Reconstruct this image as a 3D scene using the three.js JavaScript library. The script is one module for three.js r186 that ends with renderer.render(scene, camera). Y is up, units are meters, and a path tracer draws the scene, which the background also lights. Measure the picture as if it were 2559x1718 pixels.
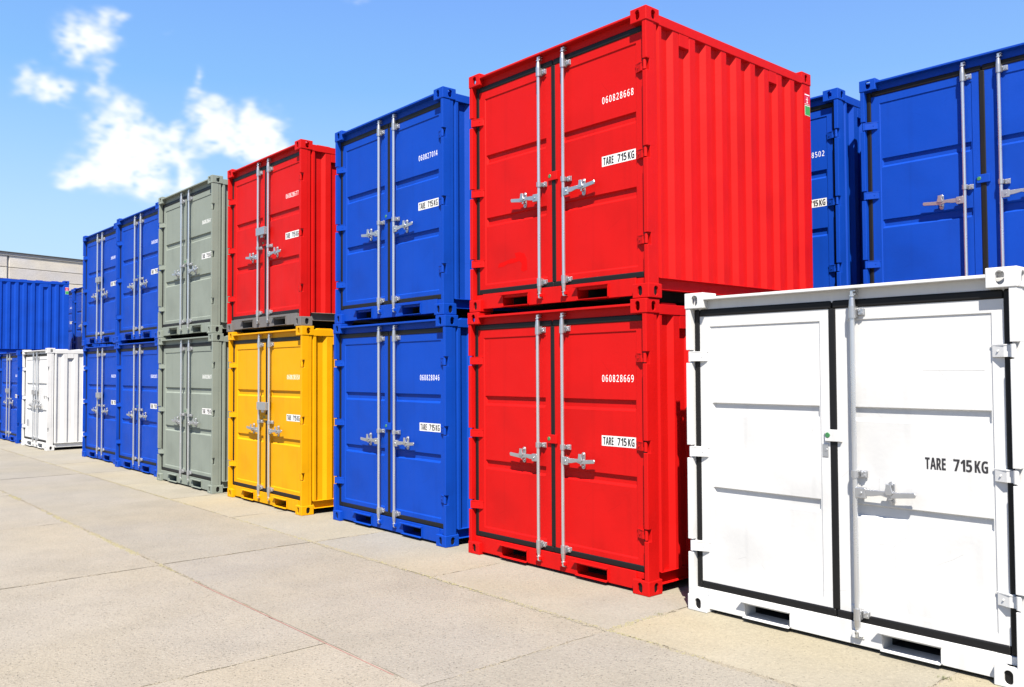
import * as THREE from 'three';
import { RoundedBoxGeometry } from 'three/addons/geometries/RoundedBoxGeometry.js';
import { TextGeometry } from 'three/addons/geometries/TextGeometry.js';
import { FontLoader } from 'three/addons/loaders/FontLoader.js';
import { mergeGeometries } from 'three/addons/utils/BufferGeometryUtils.js';
import { Brush, Evaluator, SUBTRACTION } from 'three-bvh-csg';

// ---------------------------------------------------------------- camera, sky, sun, exposure
const EXPOSURE = 2.5;
const scene = new THREE.Scene();
const camera = new THREE.PerspectiveCamera(43.45, 1024 / 687, 0.05, 900);
camera.position.set(4.236, 1.713, 5.094);
camera.rotation.set(THREE.MathUtils.degToRad(1.787), THREE.MathUtils.degToRad(48.585), THREE.MathUtils.degToRad(-0.3), 'YXZ');
scene.add(camera);

const renderer = new THREE.WebGLRenderer({ antialias: true });
renderer.setSize(1024, 687);
renderer.toneMapping = THREE.LinearToneMapping;
renderer.toneMappingExposure = EXPOSURE;
renderer.shadowMap.enabled = true;

const SUN = new THREE.Vector3(0.4056, 0.819, 0.4056).normalize();
const sun = new THREE.DirectionalLight(new THREE.Color().setRGB(1, 0.93, 0.82), 5);
sun.position.copy(SUN).multiplyScalar(60).add(new THREE.Vector3(-10, 0, 0));
sun.target.position.set(-10, 0, 0);
sun.castShadow = true;
sun.shadow.mapSize.set(4096, 4096);
Object.assign(sun.shadow.camera, { left: -35, right: 35, top: 30, bottom: -30, near: 1, far: 140 });
scene.add(sun, sun.target);

// ---------------------------------------------------------------- random numbers and noise
function rng(seed) { let s = seed >>> 0; return () => { s = (s + 0x6d2b79f5) >>> 0; let t = s; t = Math.imul(t ^ (t >>> 15), t | 1); t ^= t + Math.imul(t ^ (t >>> 7), t | 61); return ((t ^ (t >>> 14)) >>> 0) / 4294967296; }; }
const hashTable = (() => { const r = rng(7), t = new Float32Array(65536); for (let i = 0; i < 65536; i++) t[i] = r(); return t; })();
function vnoise(x, y, per, seed) {              // value noise, 0..1, repeating every `per` cells
  const xi = Math.floor(x), yi = Math.floor(y), fx = x - xi, fy = y - yi;
  const u = fx * fx * (3 - 2 * fx), v = fy * fy * (3 - 2 * fy);
  const x0 = ((xi % per) + per) % per, y0 = ((yi % per) + per) % per, x1 = (x0 + 1) % per, y1 = (y0 + 1) % per;
  const h = (a, b) => hashTable[(a * 157 + b * 4153 + seed * 7919) & 65535];
  const a = h(x0, y0), b = h(x1, y0), c = h(x0, y1), d = h(x1, y1);
  return a + (b - a) * u + (c - a) * v + (a - b - c + d) * u * v;
}
function fbm(x, y, per, seed, oct) { let s = 0, a = 0.5, n = 0; for (let i = 0; i < oct; i++) { s += a * vnoise(x, y, per, seed + i); n += a; x *= 2; y *= 2; per *= 2; a *= 0.5; } return s / n; }
const clamp = (x, a = 0, b = 1) => Math.min(b, Math.max(a, x)), lerp = (a, b, t) => a + (b - a) * t, sstep = (a, b, x) => { const t = clamp((x - a) / (b - a)); return t * t * (3 - 2 * t); };

// ---------------------------------------------------------------- sky: clear blue with fair-weather clouds low in the west
{
  const W = 2048, H = 2048, data = new Float32Array(W * H * 4);
  // azimuth (from -z towards +x), elevation, half widths, weight
  const puffs = [[-74.95,19.58,1.27,0.88,1.05],[-75.24,19.16,0.89,0.96,0.8],[-74.28,19.38,0.68,0.37,0.7],[-73.84,20.78,0.72,0.35,0.85],[-73.16,20.66,0.21,0.33,0.6],[-75.49,18.3,0.33,0.41,0.45],[-77.52,16.59,0.96,0.71,1.0],[-76.52,16.43,0.69,0.53,0.9],[-77.37,15.94,1.07,0.3,0.6],[-75.94,15.52,0.44,0.14,0.35],[-78.23,16.93,0.28,0.22,0.3],[-74.22,17.46,0.31,0.57,0.75],[-74.55,16.39,0.45,0.42,0.85],[-73.82,18.01,0.3,0.23,0.3],[-73.34,16.07,0.72,0.58,1.0],[-72.65,15.37,0.85,0.59,1.0],[-74.53,14.22,0.41,0.7,0.75],[-74.01,15.06,0.83,0.47,0.45],[-72.95,13.99,1.15,0.87,1.1],[-73.69,12.57,1.44,0.87,1.2],[-71.79,13.47,1.49,1.04,1.2],[-72.47,11.96,2.34,0.88,1.3],[-71.15,11.25,0.86,0.65,1.1],[-69.58,12.84,0.88,1.06,1.1],[-69.41,11.62,0.48,0.74,0.8],[-75.46,11.37,0.81,0.35,0.8],[-75.96,11.09,0.44,0.22,0.6],[-74.43,11.63,1.05,0.48,0.9],[-70.78,14.6,0.71,0.4,0.6],[-71.41,15.1,0.27,0.2,0.4],[-70.07,15.15,0.32,0.11,0.4],[-69.75,14.38,0.88,0.48,0.5],[-68.23,15.72,0.9,0.97,1.1],[-67.58,16.75,0.45,0.4,0.8],[-68.72,16.4,0.49,0.56,0.5],[-68.57,18.01,0.18,0.39,0.7],[-68.6,17.25,0.31,0.16,0.7],[-69.44,16.49,0.24,0.32,0.35],[-66.99,15.01,1.33,0.98,1.2],[-65.32,15.46,1.1,0.9,1.2],[-64.39,15.12,0.85,0.91,1.1],[-65.41,16.36,0.29,0.29,0.8],[-66.41,13.98,1.93,0.58,1.0],[-64.64,14.02,1.11,0.58,0.9],[-63.62,14.08,0.77,0.5,0.5],[-70.13,12.23,0.48,0.61,-1.2],[-74.0,13.88,0.34,0.47,-0.5],[-68.87,14.86,0.32,0.32,-0.4],[-67.39,13.09,1.32,0.37,-0.3],[-58.83,23.22,0.9,0.23,0.25],[-70.51,20.27,0.4,0.08,0.25]];
  const stops = [[-90, 0.5, 0.62, 0.8], [0, 0.62, 0.82, 1.03], [4, 0.60, 0.80, 1.03], [9, 0.50, 0.735, 1.02], [13, 0.39, 0.645, 1.01], [18, 0.265, 0.53, 1.0], [24, 0.215, 0.43, 0.99], [40, 0.16, 0.33, 0.84], [90, 0.10, 0.22, 0.62]];
  for (let j = 0; j < H; j++) {
    const el = ((j + 0.5) / H - 0.5) * 180;
    let k = 1; while (k < stops.length - 1 && stops[k][0] < el) k++;
    const s0 = stops[k - 1], s1 = stops[k], t = clamp((el - s0[0]) / (s1[0] - s0[0]));
    for (let i = 0; i < W; i++) {
      // equirectangular direction as three.js reads it: u = atan2(z, x) / 2pi + 0.5
      const phi = ((i + 0.5) / W - 0.5) * 2 * Math.PI, dx = Math.cos(phi), dz = Math.sin(phi);
      const az = Math.atan2(dx, -dz) * 180 / Math.PI;
      let r = lerp(s0[1], s1[1], t), g = lerp(s0[2], s1[2], t), b = lerp(s0[3], s1[3], t);
      g *= 1 + 0.06 * Math.max(0, Math.cos((az + 95) * Math.PI / 180)) - 0.01;
      let c = 0;
      if (el > 0 && el < 75) {
        if (az > -84 && az < -55 && el > 7 && el < 26) {
          const wx = az + 1.1 * (fbm(az * 1.1 + 3, el * 1.1, 4096, 11, 5) - 0.5), wy = el + 0.9 * (fbm(az * 1.1 + 40, el * 1.1 + 9, 4096, 17, 5) - 0.5);
          let d = 0;
          for (const p of puffs) { const ex = (wx - p[0]) / (p[2] * 1.05), ey = (wy - p[1]) / (p[3] * 1.05), q = ex * ex + ey * ey; if (q < 7) d += p[4] * Math.exp(-q); }
          const n = fbm(az * 2.2, el * 2.6, 4096, 23, 6) - 0.5, n2 = fbm(az * 5.5 + 7, el * 5.5, 4096, 31, 4) - 0.5;
          d = d * (1 + 1.7 * n + 0.8 * n2) + 0.35 * n * clamp(d * 3);
          c = 0.985 * (1 - Math.exp(-1.25 * Math.pow(Math.max(0, d - 0.04), 1.5)));
        } else if (az < -95 || az > -40) {       // the rest of the sky carries the same small scattered clouds
          const q = 1 / Math.max(0.12, Math.sin(el * Math.PI / 180)), X = dx * q * 1.6, Z = dz * q * 1.6;
          const d = fbm(X + 20, Z + 50, 4096, 41, 6);
          c = sstep(0.60, 0.76, d) * sstep(2, 9, el) * 0.85 * (az > -40 && az < 5 ? 0 : 1);
        }
      }
      const shade = 1.0, w = [1.12 * shade, 1.13 * shade, 1.16 * shade];
      r = lerp(r, w[0], c); g = lerp(g, w[1], c); b = lerp(b, w[2], c);
      const o = (j * W + i) * 4;
      data[o] = r / EXPOSURE; data[o + 1] = g / EXPOSURE; data[o + 2] = b / EXPOSURE; data[o + 3] = 1;
    }
  }
  const sky = new THREE.DataTexture(data, W, H, THREE.RGBAFormat, THREE.FloatType);
  sky.mapping = THREE.EquirectangularReflectionMapping;
  sky.magFilter = THREE.LinearFilter; sky.minFilter = THREE.LinearFilter; sky.needsUpdate = true;
  scene.background = sky; scene.environment = sky;
}

// ---------------------------------------------------------------- textures
function dataTex(size, fn, srgb, repeatMetres) {
  const d = new Uint8Array(size * size * 4);
  for (let j = 0; j < size; j++) for (let i = 0; i < size; i++) { const c = fn(i, j), o = (j * size + i) * 4; d[o] = clamp(c[0]) * 255; d[o + 1] = clamp(c[1]) * 255; d[o + 2] = clamp(c[2]) * 255; d[o + 3] = 255; }
  const t = new THREE.DataTexture(d, size, size);
  if (srgb) t.colorSpace = THREE.SRGBColorSpace;
  t.wrapS = t.wrapT = THREE.RepeatWrapping; t.magFilter = THREE.LinearFilter; t.minFilter = THREE.LinearMipmapLinearFilter; t.generateMipmaps = true;
  t.repeat.set(1 / repeatMetres, 1 / repeatMetres); t.needsUpdate = true;
  return t;
}
const toS = (x) => (x <= 0.0031308 ? 12.92 * x : 1.055 * Math.pow(x, 1 / 2.4) - 0.055);
// paint: faint dust, runs and specks that multiply the paint's own colour; long waves in the sheet steel
const paintMap = dataTex(1024, (i, j) => {
  const u = i / 1024, v = j / 1024;
  const dust = fbm(u * 5, v * 5, 5, 3, 5), run = fbm(u * 46, v * 2, 46, 9, 3), fine = hashTable[(i * 31 + j * 977) & 65535];
  let k = 0.985 - 0.10 * sstep(0.45, 0.8, dust) - 0.05 * sstep(0.5, 0.8, run) + 0.012 * (fine - 0.5);
  if (vnoise(u * 210, v * 210, 210, 21) > 0.985) k -= 0.10;
  const s = toS(clamp(k)); return [s, s, s * 0.998];
}, true, 2.3);
{ const d = paintMap.image.data, r = rng(515); for (let n = 0; n < 46; n++) { let x = r() * 1024, y = r() * 1024; const a = r() * 6.283, len = 10 + 90 * r() * r(), c = Math.cos(a), q = Math.sin(a), k = r() < 0.5 ? 0.88 : 0.95; for (let i = 0; i < len; i++) { x += c; y += q * (1 + 0.2 * Math.sin(i * 0.1)); const o = ((((y | 0) % 1024 + 1024) % 1024) * 1024 + (((x | 0) % 1024 + 1024) % 1024)) * 4; for (let e = 0; e < 3; e++) d[o + e] *= k; } } }
const paintRough = dataTex(512, (i, j) => { const u = i / 512, v = j / 512; const k = 0.82 + 0.3 * (fbm(u * 6, v * 6, 6, 5, 5) - 0.5) + 0.05 * hashTable[(i * 13 + j * 517) & 65535]; return [k, k, k]; }, false, 1.7);
const paintBump = dataTex(512, (i, j) => { const u = i / 512, v = j / 512; const k = 0.62 * fbm(u * 4, v * 4, 4, 61, 2) + 0.3 * fbm(u * 9, v * 9, 9, 67, 2) + 0.02 * vnoise(u * 128, v * 128, 128, 3); return [k, k, k]; }, false, 2.1);

// concrete: warm grey cement with small stones, pits, pale and dark blotches
function concreteTex(size, metres, seed, stones, tint) {
  const L = new Float32Array(size * size), hue = new Float32Array(size * size), B = new Float32Array(size * size), r = rng(seed);
  for (let j = 0; j < size; j++) for (let i = 0; i < size; i++) {
    const u = i / size, v = j / size;
    const big = fbm(u * 3, v * 3, 3, seed, 4), mid = fbm(u * 14 + 0.3, v * 14, 14, seed + 5, 4), fine = vnoise(u * 320, v * 320, 320, seed + 9), grit = hashTable[(i * 73 + j * 1511 + seed * 31) & 65535];
    const o = j * size + i;
    L[o] = 1 + 0.16 * (big - 0.5) + 0.17 * (mid - 0.5) + 0.16 * (fine - 0.5) + 0.24 * (grit - 0.5);
    const damp = fbm(u * 5 + 0.7, v * 5, 5, seed + 13, 5);
    L[o] -= 0.05 * sstep(0.58, 0.80, damp);
    hue[o] = tint * (fbm(u * 4, v * 4, 4, seed + 17, 4) - 0.5);
    B[o] = 0.5 + 0.25 * (mid - 0.5) + 0.3 * (fine - 0.5) + 0.16 * (grit - 0.5);
  }
  const px = size / metres;
  for (let n = 0; n < stones; n++) {
    const cx = r() * size, cy = r() * size, big = r(), R = (0.0022 + 0.0042 * big * big * big) * px, asp = 0.6 + 0.5 * r(), ang = r() * 3.14, tone = r() < 0.45 ? -(0.08 + 0.3 * r()) : 0.06 + 0.3 * r(), hh = (r() - 0.45) * 0.5, pit = tone < -0.2;
    const R1 = Math.ceil(R + 1), ca = Math.cos(ang), sa = Math.sin(ang);
    for (let y = -R1; y <= R1; y++) for (let x = -R1; x <= R1; x++) {
      const a = (x * ca + y * sa) / R, b = (-x * sa + y * ca) / (R * asp), q = a * a + b * b; if (q > 1.2) continue;
      const o = ((Math.floor(cy + y + size) % size) * size + Math.floor(cx + x + size) % size), w = clamp((1.2 - q) * 2);
      L[o] += tone * w; hue[o] += hh * w; B[o] += (pit ? -0.35 : 0.2) * w;
    }
  }
  const col = dataTex(size, (i, j) => { const o = j * size + i, l = L[o] * 0.80, h = hue[o]; return [toS(clamp(l * (1 + 0.06 * h))), toS(clamp(l * (1 + 0.005 * h))), toS(clamp(l * (1 - 0.16 * h)))]; }, true, metres);
  const bump = dataTex(size, (i, j) => { const b = B[j * size + i]; return [b, b, b]; }, false, metres);
  return [col, bump];
}
const [slabCol, slabBump] = concreteTex(2048, 4.4, 101, 26000, 1.5);
const [laneCol, laneBump] = concreteTex(2048, 3.7, 211, 62000, 0.9);
const [wallCol, wallBump] = concreteTex(1024, 6, 307, 6000, 2.6);

// ---------------------------------------------------------------- materials
const rgb = (r, g, b) => new THREE.Color().setRGB(r, g, b);
const M = {};
function paint(name, c, rough = 0.70) {
  return (M[name] = new THREE.MeshPhysicalMaterial({ color: c, map: paintMap, roughness: rough, roughnessMap: paintRough, bumpMap: paintBump, bumpScale: 0.013, specularIntensity: 0.28 }));
}
paint('red', rgb(0.425, 0.0035, 0.003)); paint('blue', rgb(0.0015, 0.042, 0.325)); paint('yellow', rgb(0.56, 0.262, 0.0004)); paint('grey', rgb(0.182, 0.208, 0.182)); paint('white', rgb(0.51, 0.515, 0.52)); paint('primer', rgb(0.125, 0.12, 0.12), 0.8);
M.tunnelShade = new THREE.MeshStandardMaterial({ color: rgb(0.02, 0.02, 0.02), roughness: 0.9 });  // near-black colour stands in for the shade deep inside the fork pockets
M.touchUp = new THREE.MeshPhysicalMaterial({ color: rgb(0.455, 0.002, 0.002), roughness: 0.85, specularIntensity: 0.15 });
M.steel = new THREE.MeshStandardMaterial({ color: rgb(0.58, 0.60, 0.63), metalness: 0.8, roughness: 0.34, roughnessMap: paintRough, map: paintMap });
M.steelDull = new THREE.MeshStandardMaterial({ color: rgb(0.47, 0.48, 0.50), metalness: 0.85, roughness: 0.36, map: paintMap });
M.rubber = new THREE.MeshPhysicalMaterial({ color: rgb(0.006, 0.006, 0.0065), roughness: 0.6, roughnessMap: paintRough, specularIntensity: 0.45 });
M.sticker = new THREE.MeshStandardMaterial({ color: rgb(0.62, 0.62, 0.61), roughness: 0.5 });
M.ink = new THREE.MeshStandardMaterial({ color: rgb(0.018, 0.017, 0.02), roughness: 0.5 });
M.whiteInk = new THREE.MeshStandardMaterial({ color: rgb(0.78, 0.78, 0.78), roughness: 0.5 });
M.greenCap = new THREE.MeshStandardMaterial({ color: rgb(0.03, 0.15, 0.05), roughness: 0.5 });
M.redLabel = new THREE.MeshStandardMaterial({ color: rgb(0.42, 0.012, 0.035), roughness: 0.5 });
M.greenLabel = new THREE.MeshStandardMaterial({ color: rgb(0.035, 0.24, 0.05), roughness: 0.5 });
M.plate = new THREE.MeshStandardMaterial({ color: rgb(0.26, 0.27, 0.28), roughness: 0.4, metalness: 0.4 });
M.greyPlate = new THREE.MeshStandardMaterial({ color: rgb(0.30, 0.31, 0.34), roughness: 0.45, metalness: 0.3 });
const concrete = (c, col, bump, bs) => new THREE.MeshStandardMaterial({ color: c, map: col, bumpMap: bump, bumpScale: bs, roughness: 0.93 });
M.slab = [concrete(rgb(0.272, 0.246, 0.185), slabCol, slabBump, 0.006), concrete(rgb(0.258, 0.237, 0.190), slabCol, slabBump, 0.006), concrete(rgb(0.273, 0.247, 0.185), slabCol, slabBump, 0.006)];
M.lane = [concrete(rgb(0.244, 0.224, 0.184), laneCol, laneBump, 0.007), concrete(rgb(0.251, 0.230, 0.191), laneCol, laneBump, 0.007)];
M.left = [concrete(rgb(0.273, 0.246, 0.198), laneCol, laneBump, 0.007), concrete(rgb(0.266, 0.241, 0.196), laneCol, laneBump, 0.007)];
M.earth = new THREE.MeshStandardMaterial({ color: rgb(0.20, 0.175, 0.125), map: slabCol, roughness: 1 });
M.wall = [0, 1, 2].map((k) => concrete(rgb(0.66 - 0.05 * k, 0.625 - 0.055 * k, 0.565 - 0.055 * k), wallCol, wallBump, 0.01));
M.coping = concrete(rgb(0.36, 0.35, 0.33), wallCol, wallBump, 0.01);
M.roofFelt = new THREE.MeshStandardMaterial({ color: rgb(0.05, 0.05, 0.055), roughness: 0.9 });
M.grass = new THREE.MeshStandardMaterial({ color: rgb(0.10, 0.13, 0.03), roughness: 0.9, side: THREE.DoubleSide });
M.grit = new THREE.MeshStandardMaterial({ color: rgb(0.19, 0.168, 0.13), roughness: 1 });
M.moss = new THREE.MeshStandardMaterial({ color: rgb(0.20, 0.182, 0.105), roughness: 1 });
M.redLine = new THREE.MeshStandardMaterial({ color: rgb(0.24, 0.12, 0.105), roughness: 0.9 });

// ---------------------------------------------------------------- geometry helpers
function boxUV(g) {                                  // uv in metres from position along the face's main axis
  if (g.index) g = g.toNonIndexed();
  for (const k of Object.keys(g.attributes)) if (!['position', 'normal', 'uv'].includes(k)) g.deleteAttribute(k);
  const p = g.attributes.position, n = g.attributes.normal, uv = new Float32Array(p.count * 2);
  for (let t = 0; t < p.count; t += 3) {
    const ax = Math.abs(n.getX(t) + n.getX(t + 1) + n.getX(t + 2)), ay = Math.abs(n.getY(t) + n.getY(t + 1) + n.getY(t + 2)), az = Math.abs(n.getZ(t) + n.getZ(t + 1) + n.getZ(t + 2));
    for (let i = t; i < t + 3; i++) {
      if (az >= ax && az >= ay) { uv[i * 2] = p.getX(i); uv[i * 2 + 1] = p.getY(i); }
      else if (ax >= ay) { uv[i * 2] = p.getZ(i) + 0.37; uv[i * 2 + 1] = p.getY(i); }
      else { uv[i * 2] = p.getX(i); uv[i * 2 + 1] = p.getZ(i) + 0.21; }
    }
  }
  g.setAttribute('uv', new THREE.BufferAttribute(uv, 2));
  return g;
}
const join = (list) => { const m = mergeGeometries(list.map((g) => boxUV(g)), false); return m; };
function bx(x0, x1, y0, y1, z0, z1, r = 0.002) {     // box between limits with softened edges
  const w = x1 - x0, h = y1 - y0, d = z1 - z0, g = r > 0 ? new RoundedBoxGeometry(w, h, d, 1, Math.min(r, w / 2.2, h / 2.2, d / 2.2)) : new THREE.BoxGeometry(w, h, d);
  g.translate((x0 + x1) / 2, (y0 + y1) / 2, (z0 + z1) / 2); return g;
}
function cyl(x, y0, y1, z, r0, r1 = r0, seg = 14) { const g = new THREE.CylinderGeometry(r1, r0, y1 - y0, seg); g.translate(x, (y0 + y1) / 2, z); return g; }
function bolt(x, y, z, r = 0.008, h = 0.007) { const g = new THREE.CylinderGeometry(r * 0.85, r, h, 8); g.rotateX(Math.PI / 2); g.translate(x, y, z + h / 2); return g; }
function profileY(points, y0, y1) {                  // closed outline in (x, z) run upwards from y0 to y1
  const s = new THREE.Shape(points.map(([x, z]) => new THREE.Vector2(x, -z)));
  const g = new THREE.ExtrudeGeometry(s, { depth: y1 - y0, bevelEnabled: false }); g.rotateX(-Math.PI / 2); g.translate(0, y0, 0); return g;
}
function plateXY(shape, z0, z1, bevel = 0) { const g = new THREE.ExtrudeGeometry(shape, { depth: z1 - z0 - 2 * bevel, bevelEnabled: bevel > 0, bevelSize: bevel, bevelThickness: bevel, bevelSegments: 1, curveSegments: 8 }); g.translate(0, 0, z0 + bevel); return g; }
function rectShape(x0, x1, y0, y1) { const s = new THREE.Shape(); s.moveTo(x0, y0); s.lineTo(x1, y0); s.lineTo(x1, y1); s.lineTo(x0, y1); s.closePath(); return s; }
function pillShape(cx, cy, w, h) { const s = new THREE.Shape(), r = w / 2; s.absarc(cx, cy + h / 2 - r, r, 0, Math.PI, false); s.absarc(cx, cy - h / 2 + r, r, Math.PI, 2 * Math.PI, false); s.closePath(); return s; }

const font = await new FontLoader().loadAsync('fonts/droid/droid_sans_bold.typeface.json');
const narrow = await new FontLoader().loadAsync('fonts/droid/droid_sans_regular.typeface.json');
function lettering(text, x0, x1, y0, y1, z, f = font, spacing = 0) {
  const gs = []; let pen = 0;
  for (const ch of text) {
    if (ch === ' ') { pen += 0.42; continue; }
    const g = new TextGeometry(ch, { font: f, size: 1, depth: 0.02, curveSegments: 3, bevelEnabled: false }); g.computeBoundingBox();
    const b = g.boundingBox; g.translate(pen - b.min.x, 0, 0); pen += b.max.x - b.min.x + 0.14 + spacing; gs.push(g);
  }
  const m = mergeGeometries(gs.map((g) => boxUV(g))); m.computeBoundingBox(); const b = m.boundingBox;
  m.translate(-b.min.x, 0, 0); m.scale((x1 - x0) / (b.max.x - b.min.x), (y1 - y0) / (b.max.y - b.min.y), 0.0006 / 0.02);
  m.translate(x0, y0 - b.min.y * (y1 - y0) / (b.max.y - b.min.y), z); return m;
}
const cache = new Map();
const geo = (key, fn) => { if (!cache.has(key)) cache.set(key, fn()); return cache.get(key); };

const used = new Map();
function numbered(name) { const n = used.get(name) ?? 0; used.set(name, n + 1); return n ? `${name}_${String(n).padStart(3, '0')}` : name; }
function part(parent, name, geometry, material, label) {
  const m = new THREE.Mesh(geometry, material); m.name = name; m.castShadow = true; m.receiveShadow = true;
  if (label) m.userData.label = label; parent.add(m); return m;
}
function thing(name, label, category, group) {
  const o = new THREE.Group(); o.name = numbered(name); o.userData = { label, category }; if (group) o.userData.group = group; scene.add(o); return o;
}

// ---------------------------------------------------------------- the storage container (door front at z = 0, left edge at x = 0, ground at y = 0, then centred)
const W = 2.185, D = 2.44, H = 2.26, DZ = -0.06;            // DZ: plane of the door faces
const C = (g) => { g.translate(-W / 2, 0, D / 2); return g; };  // to the base centre
const HINGES = [1.806, 1.126, 0.456], HH = 0.046;
const SEAM = 1.0985, RODX = [SEAM - 0.148, SEAM + 0.152], RODZ = -0.022;

function castingGeo() {
  const ev = new Evaluator(); ev.useGroups = false; ev.attributes = ['position', 'normal'];
  const brush = (g) => { for (const k of ['uv']) g.deleteAttribute(k); const b = new Brush(g); b.updateMatrixWorld(); return b; };
  let b = brush(new RoundedBoxGeometry(0.162, 0.112, 0.162, 2, 0.006));
  b = ev.evaluate(b, brush(new THREE.BoxGeometry(0.134, 0.088, 0.134)), SUBTRACTION);
  const slot = (cx, w, h, rot) => { const g = new THREE.ExtrudeGeometry(pillShape(cx, 0, w, h), { depth: 0.06, bevelEnabled: false, curveSegments: 8 }); g.translate(0, 0, 0.045); if (rot) rot(g); return brush(g); };
  b = ev.evaluate(b, slot(-0.007, 0.046, 0.078), SUBTRACTION);
  b = ev.evaluate(b, slot(0.007, 0.05, 0.076, (g) => g.rotateY(Math.PI / 2)), SUBTRACTION);
  b = ev.evaluate(b, slot(0, 0.062, 0.11, (g) => { g.translate(0, 0, -0.09 + 0.045); g.translate(0, 0, 0.025); g.rotateX(-Math.PI / 2); }), SUBTRACTION);
  const g = b.geometry.clone(); return boxUV(g);
}

// side sheet: corrugation along z, outer face at x = 0.008 inwards of the castings
const PITCH = 0.2175, V0 = -0.192, SL = 0.04, INNER = 0.065, DEEP = 0.036;
function sideOutline(off) {
  const p = [[off - DEEP, -0.085], [off - DEEP, -0.148], [off, -0.164], [off, V0]];
  for (let k = 0; k < 10; k++) { const e = V0 - PITCH * k; if (k) p.push([off, e]); p.push([off - DEEP, e - SL], [off - DEEP, e - SL - INNER], [off, e - 2 * SL - INNER]); }
  p.push([off, -2.32]); return p;
}
function sheetAlong(points, y0, y1, flip) {           // a vertical ribbon of flat strips through (x, z) points
  const pos = [];
  for (let i = 0; i < points.length - 1; i++) {
    const [xa, za] = points[i], [xb, zb] = points[i + 1], q = [[xa, y0, za], [xb, y0, zb], [xb, y1, zb], [xa, y1, za]];
    for (const k of flip ? [0, 2, 1, 0, 3, 2] : [0, 1, 2, 0, 2, 3]) pos.push(...q[k]);
  }
  const g = new THREE.BufferGeometry(); g.setAttribute('position', new THREE.BufferAttribute(new Float32Array(pos), 3)); g.computeVertexNormals(); return g;
}
const mirror = (pts) => pts.map(([x, z]) => [W - x, z]);
function sideWallGeo(right) {
  const outer = sideOutline(W - 0.006), inner = outer.map(([x, z]) => [x - 0.0025, z]);
  const gs = right ? [sheetAlong(outer, 0.162, 2.15, false), sheetAlong(inner, 0.162, 2.15, true), sheetAlong([outer[0], inner[0]], 0.162, 2.15)] : [sheetAlong(mirror(outer), 0.162, 2.15, true), sheetAlong(mirror(inner), 0.162, 2.15, false)];
  // closing strip under the sheet where it turns onto the bottom rail
  return C(join(gs));
}
function doorGrid(x0, x1, pl, pr) {                   // pressed steel door face with sunk panel and two grooves
  const py0 = 0.252, py1 = 2.018, G = [[0.798, 0.884], [1.389, 1.478]];
  const xs = [x0, pl, pl + 0.007, pl + 0.012, pl + 0.026, pr - 0.026, pr - 0.012, pr - 0.007, pr, x1];
  const ys = [0.21, py0, py0 + 0.012, G[0][0], G[0][0] + 0.020, G[0][1] - 0.008, G[0][1], G[1][0], G[1][0] + 0.020, G[1][1] - 0.008, G[1][1], py1 - 0.006, py1, 2.092];
  const z = (i, j) => { if (i < 2 || i > xs.length - 3 || j < 2 || j > ys.length - 3) return DZ; const groove = i >= 4 && i <= xs.length - 5 && (j === 4 || j === 5 || j === 8 || j === 9); return DZ - (groove ? 0.026 : 0.007); };
  const pos = [];
  for (let j = 0; j < ys.length - 1; j++) for (let i = 0; i < xs.length - 1; i++) {
    const a = [xs[i], ys[j], z(i, j)], b = [xs[i + 1], ys[j], z(i + 1, j)], c = [xs[i + 1], ys[j + 1], z(i + 1, j + 1)], d = [xs[i], ys[j + 1], z(i, j + 1)];
    pos.push(...a, ...b, ...c, ...a, ...c, ...d);
  }
  const g = new THREE.BufferGeometry(); g.setAttribute('position', new THREE.BufferAttribute(new Float32Array(pos), 3)); g.computeVertexNormals();
  return join([g, bx(x0, x1, 0.21, 2.092, DZ - 0.045, DZ - 0.028, 0), bx(x0, x0 + 0.003, 0.21, 2.092, DZ - 0.028, DZ - 0.0005, 0), bx(x1 - 0.003, x1, 0.21, 2.092, DZ - 0.028, DZ - 0.0005, 0), bx(x0 + 0.003, x1 - 0.003, 2.089, 2.092, DZ - 0.028, DZ - 0.0005, 0), bx(x0 + 0.003, x1 - 0.003, 0.21, 0.213, DZ - 0.028, DZ - 0.0005, 0)]);
}
const GZ0 = DZ - 0.045, GZ1 = DZ + 0.009;
const gasketGeo = (right) => C(join(right
  ? [bx(2.0925, 2.139, 0.158, 2.145, GZ0, GZ1, 0.014), bx(SEAM + 0.001, 2.096, 0.158, 0.2135, GZ0, GZ1 - 0.001, 0.014), bx(SEAM + 0.001, 2.096, 2.0895, 2.145, GZ0, GZ1 - 0.001, 0.014)]
  : [bx(0.046, 0.0925, 0.158, 2.145, GZ0, GZ1, 0.014), bx(0.09, SEAM - 0.001, 0.158, 0.2135, GZ0, GZ1 - 0.001, 0.014), bx(0.09, SEAM - 0.001, 2.0895, 2.145, GZ0, GZ1 - 0.001, 0.014), bx(1.071, 1.126, 0.205, 2.098, GZ0, GZ1 - 0.003, 0.014)]));
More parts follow.
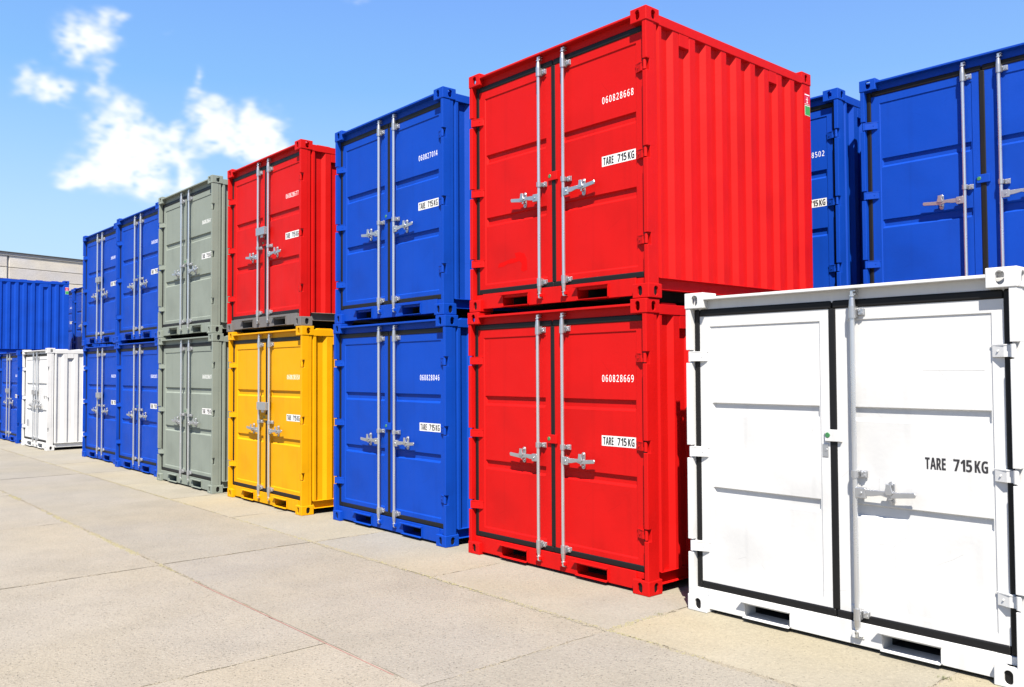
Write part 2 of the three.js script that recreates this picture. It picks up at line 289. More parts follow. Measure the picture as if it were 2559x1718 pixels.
function rodGeo(x) {
  return C(join([cyl(x, 0.135, 2.135, RODZ, 0.0145, 0.0145, 20), cyl(x, 2.135, 2.158, RODZ, 0.0155, 0.011), cyl(x, 0.115, 0.135, RODZ, 0.011, 0.0155),
    cyl(x, 2.158, 2.166, RODZ, 0.018, 0.018), cyl(x, 0.107, 0.115, RODZ, 0.018, 0.018),
    bx(x - 0.008, x + 0.010, 2.166, 2.196, RODZ - 0.03, RODZ + 0.010, 0.003), bx(x - 0.004, x + 0.026, 2.188, 2.196, RODZ - 0.028, RODZ + 0.008, 0.002), bx(x - 0.002, x + 0.026, 2.168, 2.174, RODZ - 0.028, RODZ + 0.008, 0.002),
    bx(x - 0.010, x + 0.008, 0.078, 0.107, RODZ - 0.026, RODZ + 0.010, 0.003), bx(x - 0.006, x + 0.026, 0.074, 0.081, RODZ - 0.026, RODZ + 0.009, 0.002), bx(x - 0.004, x + 0.024, 0.098, 0.104, RODZ - 0.026, RODZ + 0.008, 0.002)]));
}
function bracketGeo(x, y, h, taper) {
  const gs = [cyl(x, y - h / 2, y + h / 2, RODZ, 0.022, 0.022, 16), bx(x - 0.022, x + 0.022, y - h / 2 + 0.004, y + h / 2 - 0.004, DZ, RODZ, 0.003), bx(x + 0.016, x + 0.066, y - 0.022, y + 0.022, DZ, DZ + 0.006, 0.003), bx(x + 0.026, x + 0.062, y - 0.02, y + 0.02, DZ + 0.006, DZ + 0.020, 0.004), bolt(x + 0.036, y + 0.008, DZ + 0.020, 0.007, 0.006), bolt(x + 0.052, y - 0.007, DZ + 0.020, 0.007, 0.006)];
  if (taper > 0) gs.push(cyl(x, y + h / 2, y + h / 2 + 0.045, RODZ, 0.021, 0.0165));
  if (taper < 0) gs.push(cyl(x, y - h / 2 - 0.04, y - h / 2, RODZ, 0.0165, 0.0205));
  return C(join(gs));
}
function handleGeo(x, s) {                            // s: which way the lever points
  const X = (a, b) => (s > 0 ? [x + a, x + b] : [x - b, x - a]), y = 0.957, gs = [];
  gs.push(bx(...X(0.006, 0.070), y - 0.033, y + 0.033, RODZ - 0.013, RODZ + 0.015, 0.005), bolt(x + s * 0.042, y, RODZ + 0.015, 0.010, 0.007));
  const sh = new THREE.Shape(); const pts = [[0.055, -0.019], [0.11, -0.016], [0.16, -0.008], [0.20, -0.019], [0.235, -0.021], [0.36, -0.012], [0.366, 0.004], [0.36, 0.014], [0.26, 0.009], [0.225, 0.012], [0.19, 0.014], [0.15, 0.016], [0.055, 0.019]];
  pts.forEach(([a, b], i) => sh[i ? 'lineTo' : 'moveTo'](x + s * a, y + b + a * 0.045)); sh.closePath();
  gs.push(plateXY(sh, RODZ - 0.005, RODZ + 0.008, 0.0025));
  return C(join(gs));
}
function clipGeo(x, s) {                              // seal plate behind the lever with its swinging catch
  const cx = x + s * 0.212, y = 0.968;
  const catchShape = new THREE.Shape(); [[-0.014, 0.054], [0.012, 0.054], [0.016, 0.03], [0.024, 0.006], [0.014, -0.006], [-0.014, -0.006], [-0.024, 0.006], [-0.016, 0.03]].forEach(([a, b], i) => catchShape[i ? 'lineTo' : 'moveTo'](cx + a, y + b)); catchShape.closePath();
  return C(join([plateXY(pillShape(cx, y, 0.034, 0.134), DZ, DZ + 0.012, 0.002), bx(cx - 0.012, cx + 0.012, y - 0.02, y + 0.012, DZ + 0.01, RODZ - 0.004, 0.003), plateXY(catchShape, RODZ + 0.008, RODZ + 0.017, 0.002), bolt(cx, y + 0.049, DZ + 0.012, 0.011, 0.012), bolt(cx, y - 0.05, DZ + 0.012, 0.010, 0.006), bx(cx - 0.006, cx + 0.01, y - 0.038, y - 0.022, DZ + 0.01, RODZ + 0.006, 0.002)]));
}
function hingeGeo(y, right) {
  const m = (pts) => pts.map(([x, z]) => [right ? W - x : x, z]), px = right ? W - 0.034 : 0.034;
  const leaf = right ? [[0.030, -0.026], [0.044, -0.022], [0.062, -0.032], [0.085, -0.030], [0.150, -0.052], [0.155, -0.0595], [0.075, -0.0595], [0.05, -0.044]] : [[0.030, -0.034], [0.034, -0.008], [0.050, -0.009], [0.075, -0.020], [0.150, -0.052], [0.155, -0.0595], [0.075, -0.0595], [0.05, -0.042]];
  const cap = right ? [[0.058, -0.0595], [0.062, -0.030], [0.085, -0.027], [0.158, -0.055], [0.16, -0.0595]] : [[0.05, -0.0595], [0.050, -0.007], [0.075, -0.017], [0.158, -0.055], [0.16, -0.0595]];
  return C(join([cyl(px, y - 0.036, y + 0.036, -0.020, 0.0145, 0.0145, 14), profileY(m(leaf), y - 0.033, y + 0.031), profileY(m(cap), y + 0.029, y + 0.036), bolt(right ? W - 0.118 : 0.118, y, -0.0415, 0.006, 0.006)]));
}
function frontPostGeo(right) {
  const m = (a, b) => (right ? [W - b, W - a] : [a, b]), gs = [], ys = [0.11];
  for (const y of [...HINGES].reverse()) ys.push(y - HH, y + HH); ys.push(2.15);
  for (let i = 0; i < ys.length; i += 2) gs.push(bx(...m(0.006, 0.047), ys[i], ys[i + 1], -0.098, -0.005, 0.004));
  for (const y of HINGES) gs.push(bx(...m(0.0065, 0.0465), y - HH - 0.004, y + HH + 0.004, -0.0975, -0.045, 0.002));
  gs.push(bx(...m(0.009, 0.058), 0.11, 2.15, -0.135, -0.0975, 0.003));
  return C(join(gs));
}
function sillGeo() {
  const s = rectShape(0.158, W - 0.158, 0.028, 0.162);
  for (const cx of [W / 2 - 0.474, W / 2 + 0.474]) s.holes.push(rectShape(cx - 0.175, cx + 0.175, 0.034, 0.134));
  return C(join([plateXY(s, -0.046, -0.036, 0.002), bx(0.048, W - 0.048, 0.113, 0.159, -0.11, -0.0465, 0.003), bx(0.158, W - 0.158, 0.028, 0.033, -0.075, -0.046, 0.001)]));
}
function pocketGeo(cx) {                              // one fork-lift tunnel with its projecting lips
  const a = cx - 0.172, b = cx + 0.172;
  const gs = [profileY([[a - 0.012, -0.036], [a - 0.034, -0.001], [b + 0.014, -0.001], [b + 0.004, -0.036]], 0.1345, 0.1415), bx(a, b, 0.134, 0.139, -0.17, -0.034, 0), bx(a, b, 0.029, 0.034, -0.17, -0.008, 0.001), bx(a - 0.004, a, 0.029, 0.139, -0.17, -0.047, 0), bx(b, b + 0.004, 0.029, 0.139, -0.17, -0.047, 0), bx(b, b + 0.008, 0.036, 0.134, -0.036, -0.024, 0.001)];
  return C(join(gs));
}
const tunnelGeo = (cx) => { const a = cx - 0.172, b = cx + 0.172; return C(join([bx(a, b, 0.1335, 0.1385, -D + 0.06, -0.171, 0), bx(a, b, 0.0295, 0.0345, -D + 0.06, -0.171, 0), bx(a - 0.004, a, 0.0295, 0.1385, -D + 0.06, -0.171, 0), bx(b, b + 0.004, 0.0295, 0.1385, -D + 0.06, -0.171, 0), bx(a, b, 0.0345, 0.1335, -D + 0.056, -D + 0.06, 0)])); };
function topRailGeo(right) { const m = (a, b) => (right ? [W - b, W - a] : [a, b]); return C(join([bx(...m(0.001, 0.05), 2.142, 2.219, -2.28, -0.16, 0.003), bx(...m(0.05, 0.09), 2.205, 2.213, -2.28, -0.16, 0.002)])); }
function bottomRailGeo(right) { const m = (a, b) => (right ? [W - b, W - a] : [a, b]); return C(join([bx(...m(0.046, 0.052), 0.066, 0.158, -2.28, -0.16, 0.001), bx(...m(0.006, 0.052), 0.066, 0.072, -2.28, -0.16, 0.002), bx(...m(0.002, 0.052), 0.156, 0.1625, -2.28, -0.16, 0.002)])); }
function headerGeo() { return C(join([bx(0.158, W - 0.158, 2.206, 2.226, -0.11, -0.002, 0.004), bx(0.048, W - 0.048, 2.13, 2.208, -0.11, -0.062, 0.003)])); }
function roofGeo() {
  const pts = [[-0.11, 2.206]]; for (let k = 0; k < 5; k++) { const a = -0.20 - k * 0.43; pts.push([a, 2.206], [a - 0.05, 2.238], [a - 0.22, 2.238], [a - 0.27, 2.206]); } pts.push([-2.33, 2.206]);
  const pos = []; const quad = (a, b, c, d) => pos.push(...a, ...b, ...c, ...a, ...c, ...d);
  const x0 = 0.052, x1 = W - 0.052;
  for (let i = 0; i < pts.length - 1; i++) { const [za, ya] = pts[i], [zb, yb] = pts[i + 1]; quad([x0, ya, za], [x1, ya, za], [x1, yb, zb], [x0, yb, zb]); if (ya > 2.207 || yb > 2.207) { quad([x1, 2.206, za], [x1, 2.206, zb], [x1, yb, zb], [x1, ya, za]); quad([x0, 2.206, zb], [x0, 2.206, za], [x0, ya, za], [x0, yb, zb]); } }
  const g = new THREE.BufferGeometry(); g.setAttribute('position', new THREE.BufferAttribute(new Float32Array(pos), 3)); g.computeVertexNormals();
  return C(join([g, bx(0.06, W - 0.06, 2.198, 2.204, -2.33, -0.12, 0)]));
}
function rearWallGeo() {
  const pts = [[0.05, -D + 0.05]]; for (let x = 0.12; x < W - 0.25; x += 0.22) pts.push([x, -D + 0.05], [x + 0.045, -D + 0.015], [x + 0.11, -D + 0.015], [x + 0.155, -D + 0.05]); pts.push([W - 0.05, -D + 0.05]);
  return C(join([sheetAlong(pts, 0.16, 2.15, true), sheetAlong(pts.map(([x, z]) => [x, z + 0.003]), 0.16, 2.15, false)]));
}
const rearPostGeo = (right) => { const m = (a, b) => (right ? [W - b, W - a] : [a, b]); return C(join([bx(...m(0.005, 0.06), 0.11, 2.15, -D + 0.005, -D + 0.132, 0.006)])); };
const ventGeo = (k, right) => { const e = V0 - PITCH * k, m = (a, b) => (right ? [W - b, W - a] : [a, b]); return C(join([bx(...m(0.0035, 0.040), 2.037, 2.141, e - 2 * SL - INNER + 0.012, e - 0.005, 0.003)])); };
const stickerGeo = (x0, x1, y0, y1, z, t = 0.0006) => C(boxUV(new THREE.BoxGeometry(x1 - x0, y1 - y0, t).translate((x0 + x1) / 2, (y0 + y1) / 2, z + t / 2)));
const PZ = DZ - 0.007;                                // face of the sunk door panels

const PATCH = [[0.341, 0.4], [0.358, 0.434], [0.432, 0.448], [0.527, 0.464], [0.596, 0.466], [0.575, 0.512], [0.643, 0.515], [0.706, 0.495], [0.736, 0.45], [0.746, 0.345], [0.699, 0.331], [0.663, 0.345], [0.674, 0.404], [0.643, 0.435], [0.566, 0.421], [0.486, 0.422], [0.418, 0.4]];
function makeContainer({ label, group, x, z, y = 0, yaw = 0, colour, serial, base, bars = [0, 1], lockBox = false, warn = false, blank = false, dataPlate = false, patch = false }) {
  const t = thing('storage_container', label, 'shipping container', group), mat = M[colour], bm = base ? M[base] : mat;
  const c = Math.cos(yaw), s = Math.sin(yaw);
  t.position.set(x + (W / 2) * c - (D / 2) * s, y, z - (W / 2) * s - (D / 2) * c); t.rotation.y = yaw;
  const cast = geo('cast', castingGeo);
  for (const [sx, sz, r] of [[1, 1, 0], [-1, 1, -Math.PI / 2], [1, -1, Math.PI / 2], [-1, -1, Math.PI]]) for (const top of [0, 1]) {
    const k = part(t, 'corner_casting', cast, top ? mat : bm, !top && base ? 'grey bottom corner casting' : undefined);
    k.position.set(sx * (W / 2 - 0.081), top ? H - 0.056 : 0.056, sz * (D / 2 - 0.081)); k.rotation.y = r; if (!top) part(k, 'cavity_shade_fill', geo('cav', () => boxUV(new THREE.BoxGeometry(0.133, 0.087, 0.133))), M.rubber);  // solid dark block fills each bottom casting, standing in for shade in the hollow
  }
  for (const r of [0, 1]) {
    part(t, 'corner_post', geo('fp' + r, () => frontPostGeo(r)), mat);
    part(t, 'corner_post', geo('rp' + r, () => rearPostGeo(r)), mat);
    part(t, 'top_rail', geo('tr' + r, () => topRailGeo(r)), mat);
    part(t, 'bottom_rail', geo('br' + r, () => bottomRailGeo(r)), base ? bm : mat);
    const w = part(t, 'side_wall', geo('sw' + r, () => sideWallGeo(r)), mat);
    for (const k of [1, 7]) part(w, 'vent_cover', geo('v' + k + r, () => ventGeo(k, r)), mat);
  }
  part(t, 'door_header', geo('hd', headerGeo), mat);
  const sill = part(t, 'door_sill', geo('sill', sillGeo), bm);
  for (const k of [-1, 1]) { part(sill, 'fork_pocket', geo('fk' + k, () => pocketGeo(W / 2 + k * 0.474)), bm); part(sill, 'pocket_tunnel', geo('tn' + k, () => tunnelGeo(W / 2 + k * 0.474)), M.tunnelShade); }  // rear tunnel walls coloured dark, shade painted in
  for (const k of bars) {
    part(sill, 'bar_keeper', geo('kb' + k, () => C(join([bx(RODX[k] - 0.030, RODX[k] - 0.012, 0.072, 0.112, -0.037, -0.010, 0.003), bx(RODX[k] + 0.012, RODX[k] + 0.034, 0.084, 0.112, -0.037, -0.008, 0.003), bx(RODX[k] - 0.034, RODX[k] + 0.038, 0.068, 0.116, -0.0375, -0.031, 0.002)]))), bm);
  }
  part(t, 'rear_wall', geo('rw', rearWallGeo), mat);
  part(t, 'rear_rail', geo('rr', () => C(join([bx(0.158, W - 0.158, 2.14, 2.22, -D + 0.004, -D + 0.06, 0.003), bx(0.158, W - 0.158, 0.06, 0.165, -D + 0.004, -D + 0.06, 0.003)]))), mat);
  part(t, 'roof_sheet', geo('rf', roofGeo), mat);
  part(t, 'floor', geo('fl', () => C(join([bx(0.06, W - 0.06, 0.142, 0.16, -D + 0.07, -0.115, 0)]))), M.rubber);
  for (const r of [0, 1]) {
    const d = part(t, 'door', geo('door' + r, () => C(r ? doorGrid(1.122, 2.094, 1.192, 2.032) : doorGrid(0.091, 1.075, 0.172, 1.014))), mat);
    part(d, 'door_seal', geo('gk' + r, () => gasketGeo(r)), M.rubber);
    for (const y of HINGES) part(d, 'hinge', geo('hg' + r + y, () => hingeGeo(y, r)), mat);
    if (bars.includes(r)) {
      part(d, 'locking_bar', geo('rod' + r, () => rodGeo(RODX[r])), M.steel);
      for (const [yy, hh, tp] of [[2.062, 0.075, 1], [1.068, 0.042, 0], [0.214, 0.07, -1]]) part(d, 'bar_bracket', geo('bk' + r + yy, () => bracketGeo(RODX[r], yy, hh, tp)), M.steelDull);
      { const hm = part(d, 'handle', geo('hn' + r, () => handleGeo(RODX[r], r ? 1 : -1)), M.steelDull), a = (hashTable[(Math.abs(Math.round(x * 997 + y * 131)) * 7 + r * 4111) & 65535] - 0.5) * 0.05, px = RODX[r] - W / 2, py = 0.957; hm.rotation.z = a; hm.position.set(px - (px * Math.cos(a) - py * Math.sin(a)), py - (px * Math.sin(a) + py * Math.cos(a)), 0); }
      part(d, 'handle_catch', geo('hc' + r, () => clipGeo(RODX[r], r ? 1 : -1)), M.steelDull);
    }
    if (r) {
      const ty = bars.length < 2 ? [1.255, 1.33] : [1.087, 1.163];
      part(d, 'overlap_plate', geo('ov' + ty[0], () => C(join([bx(1.046, 1.150, ty[0], ty[1], DZ + 0.0095, DZ + 0.019, 0.004), bx(1.124, 1.156, ty[0], ty[1], DZ - 0.002, DZ + 0.018, 0.003)]))), mat);
      part(d, 'green_cap', geo('gc' + ty[0], () => C(boxUV(bolt(1.066, (ty[0] + ty[1]) / 2 + 0.002, DZ + 0.019, 0.018, 0.003)))), M.greenCap);
      if (colour !== 'white' || dataPlate) part(d, 'tare_label', geo('tp', () => stickerGeo(1.655, 2.014, 1.103, 1.186, PZ)), M.sticker);
      part(d, 'tare_lettering', geo('tl' + (colour === 'white'), () => { const big = colour === 'white' && !dataPlate, X = big ? 1.656 : 1.672, w = big ? 0.338 : 0.327, y0 = big ? 1.128 : 1.1135, y1 = big ? 1.196 : 1.1755, z = big ? PZ : PZ + 0.0006; return C(mergeGeometries([['TARE', 0, 0.335], ['715', 0.465, 0.755], ['KG', 0.80, 1]].map(([t, a, b]) => [-1, 0, 1].map((k) => lettering(t, X + a * w + k * 0.0014, X + b * w + k * 0.0014, y0, y1, z + (k + 1) * 0.0003))).flat())); }), M.ink);
      if (serial && !blank) part(d, 'serial_number', geo('sn' + serial, () => C(lettering(serial, 1.664, 1.996, 1.617, 1.673, PZ, narrow, 0.22))), M.whiteInk);
      if (blank) part(d, 'blank_label', geo('bl', () => stickerGeo(1.655, 1.99, 1.70, 1.785, PZ, 0.0012)), M.sticker, 'blank white strip pasted over the number');
    } else {
      if (patch) part(d, 'paint_patch', geo('patch', () => { const sh = new THREE.Shape(PATCH.map(([a, b]) => new THREE.Vector2(a, b))); return C(boxUV(plateXY(sh, PZ, PZ + 0.0006))); }), M.touchUp, 'brighter red dab of touch-up paint');
      if (dataPlate) part(d, 'data_plate', geo('dp', () => stickerGeo(0.21, 0.40, 0.47, 0.62, PZ, 0.002)), M.greyPlate);
      if (bars.length < 2) part(d, 'lock_plate', geo('lp', () => C(join([bx(1.022, 1.062, 1.155, 1.238, DZ, DZ + 0.004, 0.003), bolt(1.047, 1.20, DZ + 0.004, 0.010, 0.003)]))), M.steelDull);
    }
  }
  if (lockBox) part(t, 'lock_box', geo('lb', () => C(join([bx(0.972, 1.225, 1.222, 1.322, -0.045, 0.020, 0.003), bx(1.07, 1.14, 1.19, 1.222, -0.04, 0.0, 0.003)]))), M.steelDull);
  if (warn) {
    const face = (z0, z1, y0, y1, e) => { const g = new THREE.BoxGeometry(0.0006, y1 - y0, z1 - z0); g.translate(W - 0.0047 + e, (y0 + y1) / 2, (z0 + z1) / 2); return g; };
    part(t, 'warning_label', geo('wl', () => C(join([face(-2.422, -2.326, 1.958, 2.062, 0)]))), M.redLabel);
    part(t, 'warning_print', geo('wp', () => C(join([face(-2.416, -2.332, 2.048, 2.056, 0.0006), face(-2.42, -2.328, 1.96, 1.963, 0.0006), face(-2.377, -2.371, 1.985, 2.03, 0.0006), face(-2.390, -2.354, 2.004, 2.008, 0.0006), face(-2.386, -2.364, 1.974, 1.982, 0.0006)]))), M.whiteInk);
    part(t, 'green_label', geo('wg', () => C(join([face(-2.424, -2.33, 1.852, 1.952, 0)]))), M.greenLabel);
    part(t, 'green_print', geo('wgp', () => C(join([face(-2.422, -2.332, 1.944, 1.95, 0.0006), face(-2.335, -2.332, 1.858, 1.944, 0.0006), face(-2.422, -2.332, 1.854, 1.857, 0.0006)]))), M.sticker);
  }
  return t;
}
const UP = H + 0.005, R = THREE.MathUtils.degToRad;
const stacked = 'containers stacked two high in the front row';
const rows = [
  { label: 'red container numbered 060828668, topmost and nearest of the red ones', x: -2.170, z: -0.018, y: UP, yaw: 0.001, colour: 'red', serial: '060828668', warn: true, patch: true, group: stacked },
  { label: 'red container numbered 060828669, on the ground beside the white container', x: -2.179, z: 0, yaw: 0.0, colour: 'red', serial: '060828669', warn: true, group: stacked },
  { label: 'big white container cut by the right edge of the photo, nearest the camera', x: 0.392, z: 0.039, yaw: R(0.4), colour: 'white', bars: [1], blank: true },
  { label: 'blue container numbered 060827014, on top between the two red uppers', x: -4.712, z: -0.024, y: UP, yaw: R(-1.2), colour: 'blue', serial: '060827014', group: stacked },
  { label: 'blue container numbered 060828046, on the ground between yellow and red', x: -4.668, z: 0.019, yaw: R(-0.4), colour: 'blue', serial: '060828046', group: stacked },
  { label: 'red container with grey bottom frame standing on the yellow container', x: -7.378, z: 0.146, y: UP, yaw: R(-0.44), colour: 'red', serial: '060828677', base: 'primer', lockBox: true, group: stacked },
  { label: 'yellow container with silver lock box under a red one', x: -7.314, z: 0.151, yaw: R(-0.64), colour: 'yellow', serial: '060828558', lockBox: true, group: stacked },
  { label: 'grey green container on top of the other grey green one', x: -9.912, z: 0.212, y: UP, yaw: R(-0.2), colour: 'grey', serial: '060828641', group: stacked },
  { label: 'grey green container on the ground left of the yellow container', x: -9.866, z: 0.22, yaw: R(0.05), colour: 'grey', serial: '060828617', group: stacked },
  { label: 'upper blue container right beside the upper grey green container', x: -12.387, z: 0.107, y: UP, colour: 'blue', serial: '060828032', group: stacked },
  { label: 'lower blue container on the ground right beside the lower grey green one', x: -12.389, z: 0.10, colour: 'blue', serial: '060828035', group: stacked },
  { label: 'upper blue container with lock box, leftmost of the tall front stacks', x: -14.916, z: 0.007, y: UP, colour: 'blue', serial: '060828016', lockBox: true, group: stacked },
  { label: 'lower blue container with lock box, on the ground right of the small white one', x: -14.882, z: -0.008, colour: 'blue', serial: '060828014', lockBox: true, group: stacked },
  { label: 'distant white container with small grey plate on its left door', x: -18.935, z: 0.252, yaw: R(0.94), colour: 'white', serial: '060828077', lockBox: true, dataPlate: true },
  { label: 'blue container at the left edge left of the distant white container', x: -21.647, z: 0.241, colour: 'blue', serial: '060828071', lockBox: true },
  { label: 'blue container showing only its ribbed side above the distant white container', x: -26.744, z: 0.254, y: UP, colour: 'blue', serial: '060828090', warn: true },
  { label: 'blue container carrying the ribbed one at the far left', x: -26.744, z: 0.254, colour: 'blue', serial: '060828091' },
  { label: 'blue back row container numbered ending 502, just behind the big red uppermost', x: -2.187, z: -3.0, y: UP, colour: 'blue', serial: '060828502', group: 'blue containers in the back row' },
  { label: 'blue back row container rising behind the big white container', x: 0.216, z: -3.005, y: UP, colour: 'blue', serial: '060828507', group: 'blue containers in the back row' },
  { label: 'blue container underneath the one ending 502 in the back row', x: -2.187, z: -2.99, colour: 'blue', serial: '060828511', group: 'blue containers in the back row' },
  { label: 'blue container hidden low behind the big white container', x: 0.216, z: -2.995, colour: 'blue', serial: '060828512', group: 'blue containers in the back row' },
  { label: 'shaded blue container far back, left one glimpsed beside the leftmost stack', x: -29.393, z: -2.95, y: UP, colour: 'blue', serial: '060828521', group: 'blue containers in the back row' },
  { label: 'shaded blue container far back, right one glimpsed beside the leftmost stack', x: -26.882, z: -2.9, y: UP, colour: 'blue', serial: '060828522', group: 'blue containers in the back row' },
  { label: 'blue container under the left glimpsed one far back', x: -29.393, z: -2.95, colour: 'blue', serial: '060828523', group: 'blue containers in the back row' },
  { label: 'blue container under the right glimpsed one far back', x: -26.882, z: -2.9, colour: 'blue', serial: '060828524', group: 'blue containers in the back row' },
];
for (const r of rows) makeContainer(r);

// ---------------------------------------------------------------- ground: earth bed, concrete slabs with open joints
function structure(o, name, label) { o.name = numbered(name); o.userData.kind = 'structure'; if (label) o.userData.label = label; scene.add(o); return o; }
{
  const bed = new THREE.Mesh(boxUV(new THREE.PlaneGeometry(600, 600).rotateX(-Math.PI / 2)), M.earth); bed.position.y = -0.0036; bed.receiveShadow = true;
  structure(bed, 'ground', 'bare earth bed under the yard');
  const pav = structure(new THREE.Group(), 'pavement', 'yard of pale concrete slabs with open joints');
  const rr = rng(77);
  function slab(x0, x1, z0, z1, top, mat, near) {
    const gap = 0.0045, step = near ? 0.11 : 0.5, pts = [], j = () => (near ? (rr() - 0.5) * 0.014 + (rr() < 0.08 ? 0.016 * rr() : 0) : 0);
    const X0 = x0 + gap, X1 = x1 - gap, Z0 = z0 + gap, Z1 = z1 - gap;
    const nx = Math.max(1, Math.round((X1 - X0) / step)), nz = Math.max(1, Math.round((Z1 - Z0) / step));
    for (let i = 0; i < nx; i++) pts.push([lerp(X0, X1, i / nx), Z0 + Math.max(-0.006, j())]);
    for (let i = 0; i < nz; i++) pts.push([X1 - Math.max(-0.006, j()), lerp(Z0, Z1, i / nz)]);
    for (let i = 0; i < nx; i++) pts.push([lerp(X1, X0, i / nx), Z1 - Math.max(-0.006, j())]);
    for (let i = 0; i < nz; i++) pts.push([X0 + Math.max(-0.006, j()), lerp(Z1, Z0, i / nz)]);
    const s = new THREE.Shape(pts.map(([x, z]) => new THREE.Vector2(x, -z)));
    let g = new THREE.ExtrudeGeometry(s, { depth: 0.05, bevelEnabled: true, bevelSize: -0.004, bevelOffset: 0.0, bevelThickness: 0.002, bevelSegments: 1 });
    g.rotateX(-Math.PI / 2); g.translate(0, -0.052, 0); g = boxUV(g);
    const uv = g.attributes.uv, ou = rr() * 9, ov = rr() * 9, fl = rr() < 0.5 ? -1 : 1; for (let i = 0; i < uv.count; i++) uv.setXY(i, uv.getX(i) * fl + ou, uv.getY(i) + ov);
    const m = part(pav, 'concrete_slab', g, mat); m.position.y = top;
  }
  const pick = (a) => a[Math.floor(rr() * a.length)];
  // strip along the container fronts, 2 m slabs
  for (let i = -24; i < 5; i++) { const x0 = 0.355 + 1.99 * i - (i > 0 ? 0.14 * i : 0), x1 = 0.355 + 1.99 * (i + 1) - (i + 1 > 0 ? 0.14 * (i + 1) : 0); slab(x0, x1, -1.17, 0.835, 0, pick(M.slab), i > -9); }
  // lane between the joints, 4 m slabs; outer lane, 3 m slabs
  for (let i = -12; i < 3; i++) slab(0.35 + 4 * i, 4.35 + 4 * i, 0.835, 2.335, -0.002 * (i & 1), pick(M.lane), i > -6);
  for (let i = -15; i < 4; i++) slab(-0.665 + 2.955 * i, 2.29 + 2.955 * i, 2.335, 5.3, -0.001 * (i & 1), pick(M.left), i > -5);
  const rear = boxUV(new THREE.BoxGeometry(70, 0.05, 12).translate(-15, -0.025, -7.19)); part(pav, 'rear_concrete', rear, M.slab[0]);
  const front = boxUV(new THREE.BoxGeometry(120, 0.05, 60).translate(-15, -0.026, 35.32)); part(pav, 'front_concrete', front, M.left[0]);
  part(pav, 'red_line', boxUV(new THREE.BoxGeometry(2.95, 0.002, 0.006).translate(-1.37, 0.001, 2.352)), M.redLine, 'thin faded red line along the joint');
}
// moss and grit gathered along the joints
function jointFill(name, label, mat, runs, seed) {
  const r = rng(seed), pos = [];
  for (const [x0, z0, x1, z1, perMetre, spread, off] of runs) {
    const len = Math.hypot(x1 - x0, z1 - z0), n = Math.round(len * perMetre), ux = (x1 - x0) / len, uz = (z1 - z0) / len;
    for (let i = 0; i < n; i++) {
      const t = r() * len, dens = fbm(t * 1.3 + seed, 2.5, 4096, 71, 4); if (r() > sstep(0.36, 0.66, dens)) continue;
      const g = (r() + r() + r() - 1.5) * 1.1 * spread * (0.4 + 1.2 * dens) + off, cx = x0 + ux * t - uz * g, cz = z0 + uz * t + ux * g, R = (0.003 + 0.010 * r() * r()), y = 0.0012 + 0.0014 * r(), k = 5 + Math.floor(r() * 3), h = 0.001 + 0.004 * r(), pts = [];
      for (let a = 0; a < k; a++) { const q = (a + 0.7 * r()) / k * 6.283, rr = R * (0.6 + 0.7 * r()); pts.push([cx + Math.cos(q) * rr * (1 + 0.8 * Math.abs(ux)), y - 0.002, cz + Math.sin(q) * rr * (1 + 0.8 * Math.abs(uz))]); }
      for (let a = 0; a < k; a++) { const b = pts[(a + 1) % k]; pos.push(...pts[a], cx, y + h, cz, ...b); }
    }
  }
  const g = new THREE.BufferGeometry(); g.setAttribute('position', new THREE.BufferAttribute(new Float32Array(pos), 3)); g.computeVertexNormals();
  const m = new THREE.Mesh(boxUV(g), mat); m.name = name; m.receiveShadow = true; m.userData = { kind: 'stuff', label, category: name }; scene.add(m);
}
jointFill('grit', 'brown grit and dust gathered along the joints between the concrete slabs', M.grit, [[-20, 0.835, -6, 0.835, 200, 0.022, 0], [-6, 0.835, 3.4, 0.835, 420, 0.020, 0.006], [-14, 2.335, -2.4, 2.335, 200, 0.018, 0], [-3.65, 0.84, -3.65, 2.33, 220, 0.014, 0], [-3.62, 2.34, -3.62, 4.6, 200, 0.014, 0], [0.355, -0.25, 0.355, 0.83, 700, 0.022, 0], [0.35, 0.84, 0.35, 2.33, 240, 0.016, 0], [-1.635, -0.2, -1.635, 0.83, 380, 0.016, 0], [-3.625, -0.2, -3.625, 0.83, 300, 0.016, 0], [2.205, -0.2, 2.205, 0.83, 500, 0.02, 0], [-0.665, 2.34, -0.665, 4.2, 220, 0.014, 0]], 31);
jointFill('moss', 'thin yellow green moss growing in the long joints of the concrete', M.moss, [[-20, 0.835, 3.4, 0.835, 130, 0.016, 0], [-13, 2.335, -4.2, 2.335, 420, 0.026, 0.01], [-4.2, 2.335, -2.6, 2.335, 140, 0.018, 0], [0.355, -0.1, 0.355, 0.83, 260, 0.02, 0.01], [2.205, -0.1, 2.205, 0.83, 200, 0.02, 0]], 57);
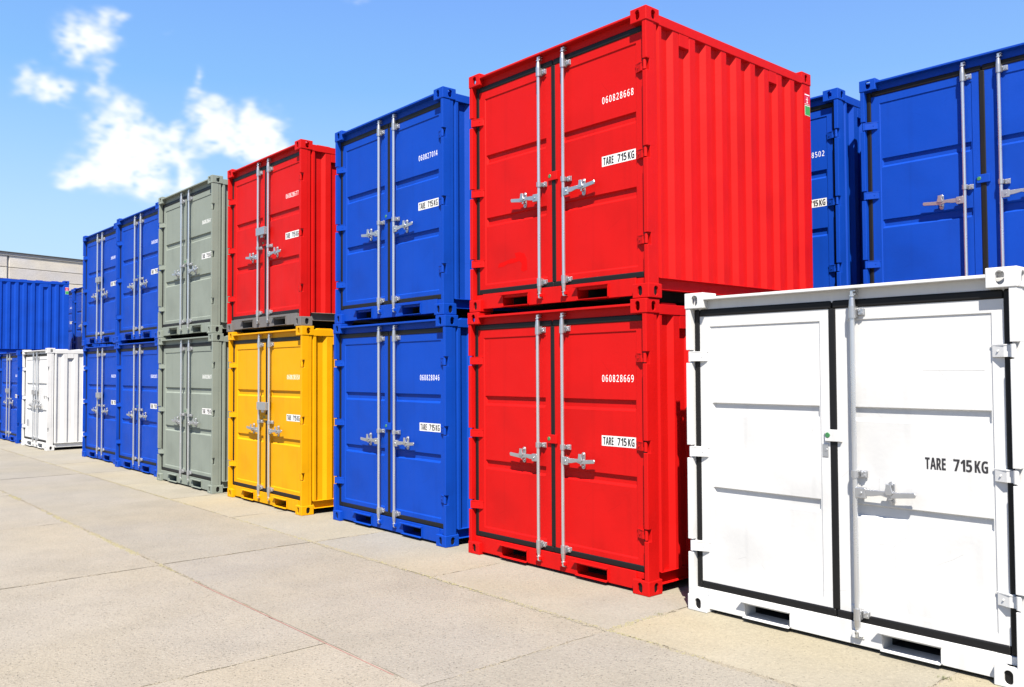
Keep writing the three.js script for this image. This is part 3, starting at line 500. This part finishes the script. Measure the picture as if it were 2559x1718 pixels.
// weeds in the slab joints
function tuft(x, z, n, h, label, seed) {
  const r = rng(seed), pos = [];
  for (let i = 0; i < n; i++) {
    const a = r() * 6.283, d = r() * r() * 0.05, bx0 = x + Math.cos(a) * d * 1.8, bz0 = z + Math.sin(a) * d, lean = 0.03 * r(), b = r() * 6.283, hh = h * (0.4 + 0.6 * r()), w = 0.0025 + 0.002 * r(), cb = Math.cos(b), sb = Math.sin(b);
    const tip = [bx0 + cb * lean, -0.03 + hh, bz0 + sb * lean], l = [bx0 - sb * w, -0.03, bz0 + cb * w], q = [bx0 + sb * w, -0.03, bz0 - cb * w];
    pos.push(...l, ...q, ...tip);
  }
  const g = new THREE.BufferGeometry(); g.setAttribute('position', new THREE.BufferAttribute(new Float32Array(pos), 3)); g.computeVertexNormals(); g.translate(-x, 0, -z);
  const m = new THREE.Mesh(boxUV(g), M.grass); m.name = numbered('grass_tuft'); m.position.set(x, 0, z); m.castShadow = m.receiveShadow = true; m.userData = { label, category: 'grass tuft' }; scene.add(m);
}
tuft(0.352, 0.30, 70, 0.052, 'small grass tuft in the slab joint before the gap between red and white containers', 5);
tuft(0.36, 0.62, 40, 0.043, 'sparse grass in the slab joint nearest the long lane joint', 6);
tuft(2.205, 0.12, 80, 0.055, 'small grass tuft in the joint before the right end of the big white container', 8);

// ---------------------------------------------------------------- concrete slab wall of the building at the end of the yard
{
  const b = thing('warehouse', 'pale concrete panel building with dark roof edge beyond the blue containers at far left', 'building');
  const p1 = new THREE.Vector3(-39.99, 0, -3.23), dir = new THREE.Vector3(-1.06, 0, -3.69).normalize();
  b.position.copy(p1); b.rotation.y = Math.atan2(-dir.z, dir.x);      // local +x runs away along the wall, +z faces the yard
  const top = 7.22, ph = 0.53, L0 = -13.5, L1 = 15, rr = rng(909);
  const toYard = 1; const seg = [L0, L0 + 4.62, L0 + 9.24, L0 + 13.86 - 0.02, L0 + 19.4, L0 + 24.9, L1];
  part(b, 'wall', boxUV(new THREE.BoxGeometry(L1 - L0, top - 0.2, 6).translate((L0 + L1) / 2, (top - 0.2) / 2, -3.07 * toYard)), M.coping);
  for (let s = 0; s < seg.length - 1; s++) for (let k = 0; k < 13; k++) {
    const y1 = top - 0.18 - k * ph, y0 = Math.max(0, y1 - ph);
    if (y1 < 0.1) continue;
    const o = 0.006 * (rr() - 0.5);
    const g = boxUV(bx(seg[s] + 0.05, seg[s + 1] - 0.05, y0 + 0.010 + 0.012 * rr(), y1 - 0.008 - 0.01 * rr(), -0.12, 0 + o, 0.012));
    const uv = g.attributes.uv, ou = rr() * 6, ov = rr() * 6; for (let i = 0; i < uv.count; i++) uv.setXY(i, uv.getX(i) + ou, uv.getY(i) + ov);
    part(b, 'wall_panel', g, M.wall[Math.floor(rr() * 3)]);
  }
  part(b, 'coping', boxUV(bx(L0, L1, top - 0.18, top - 0.04, -0.3, 0.03, 0.01)), M.coping);
  part(b, 'roof', boxUV(bx(L0 - 0.1, L1 + 0.1, top - 0.04, top, -6.2, 0.07, 0.01)), M.roofFelt);
}

renderer.render(scene, camera);
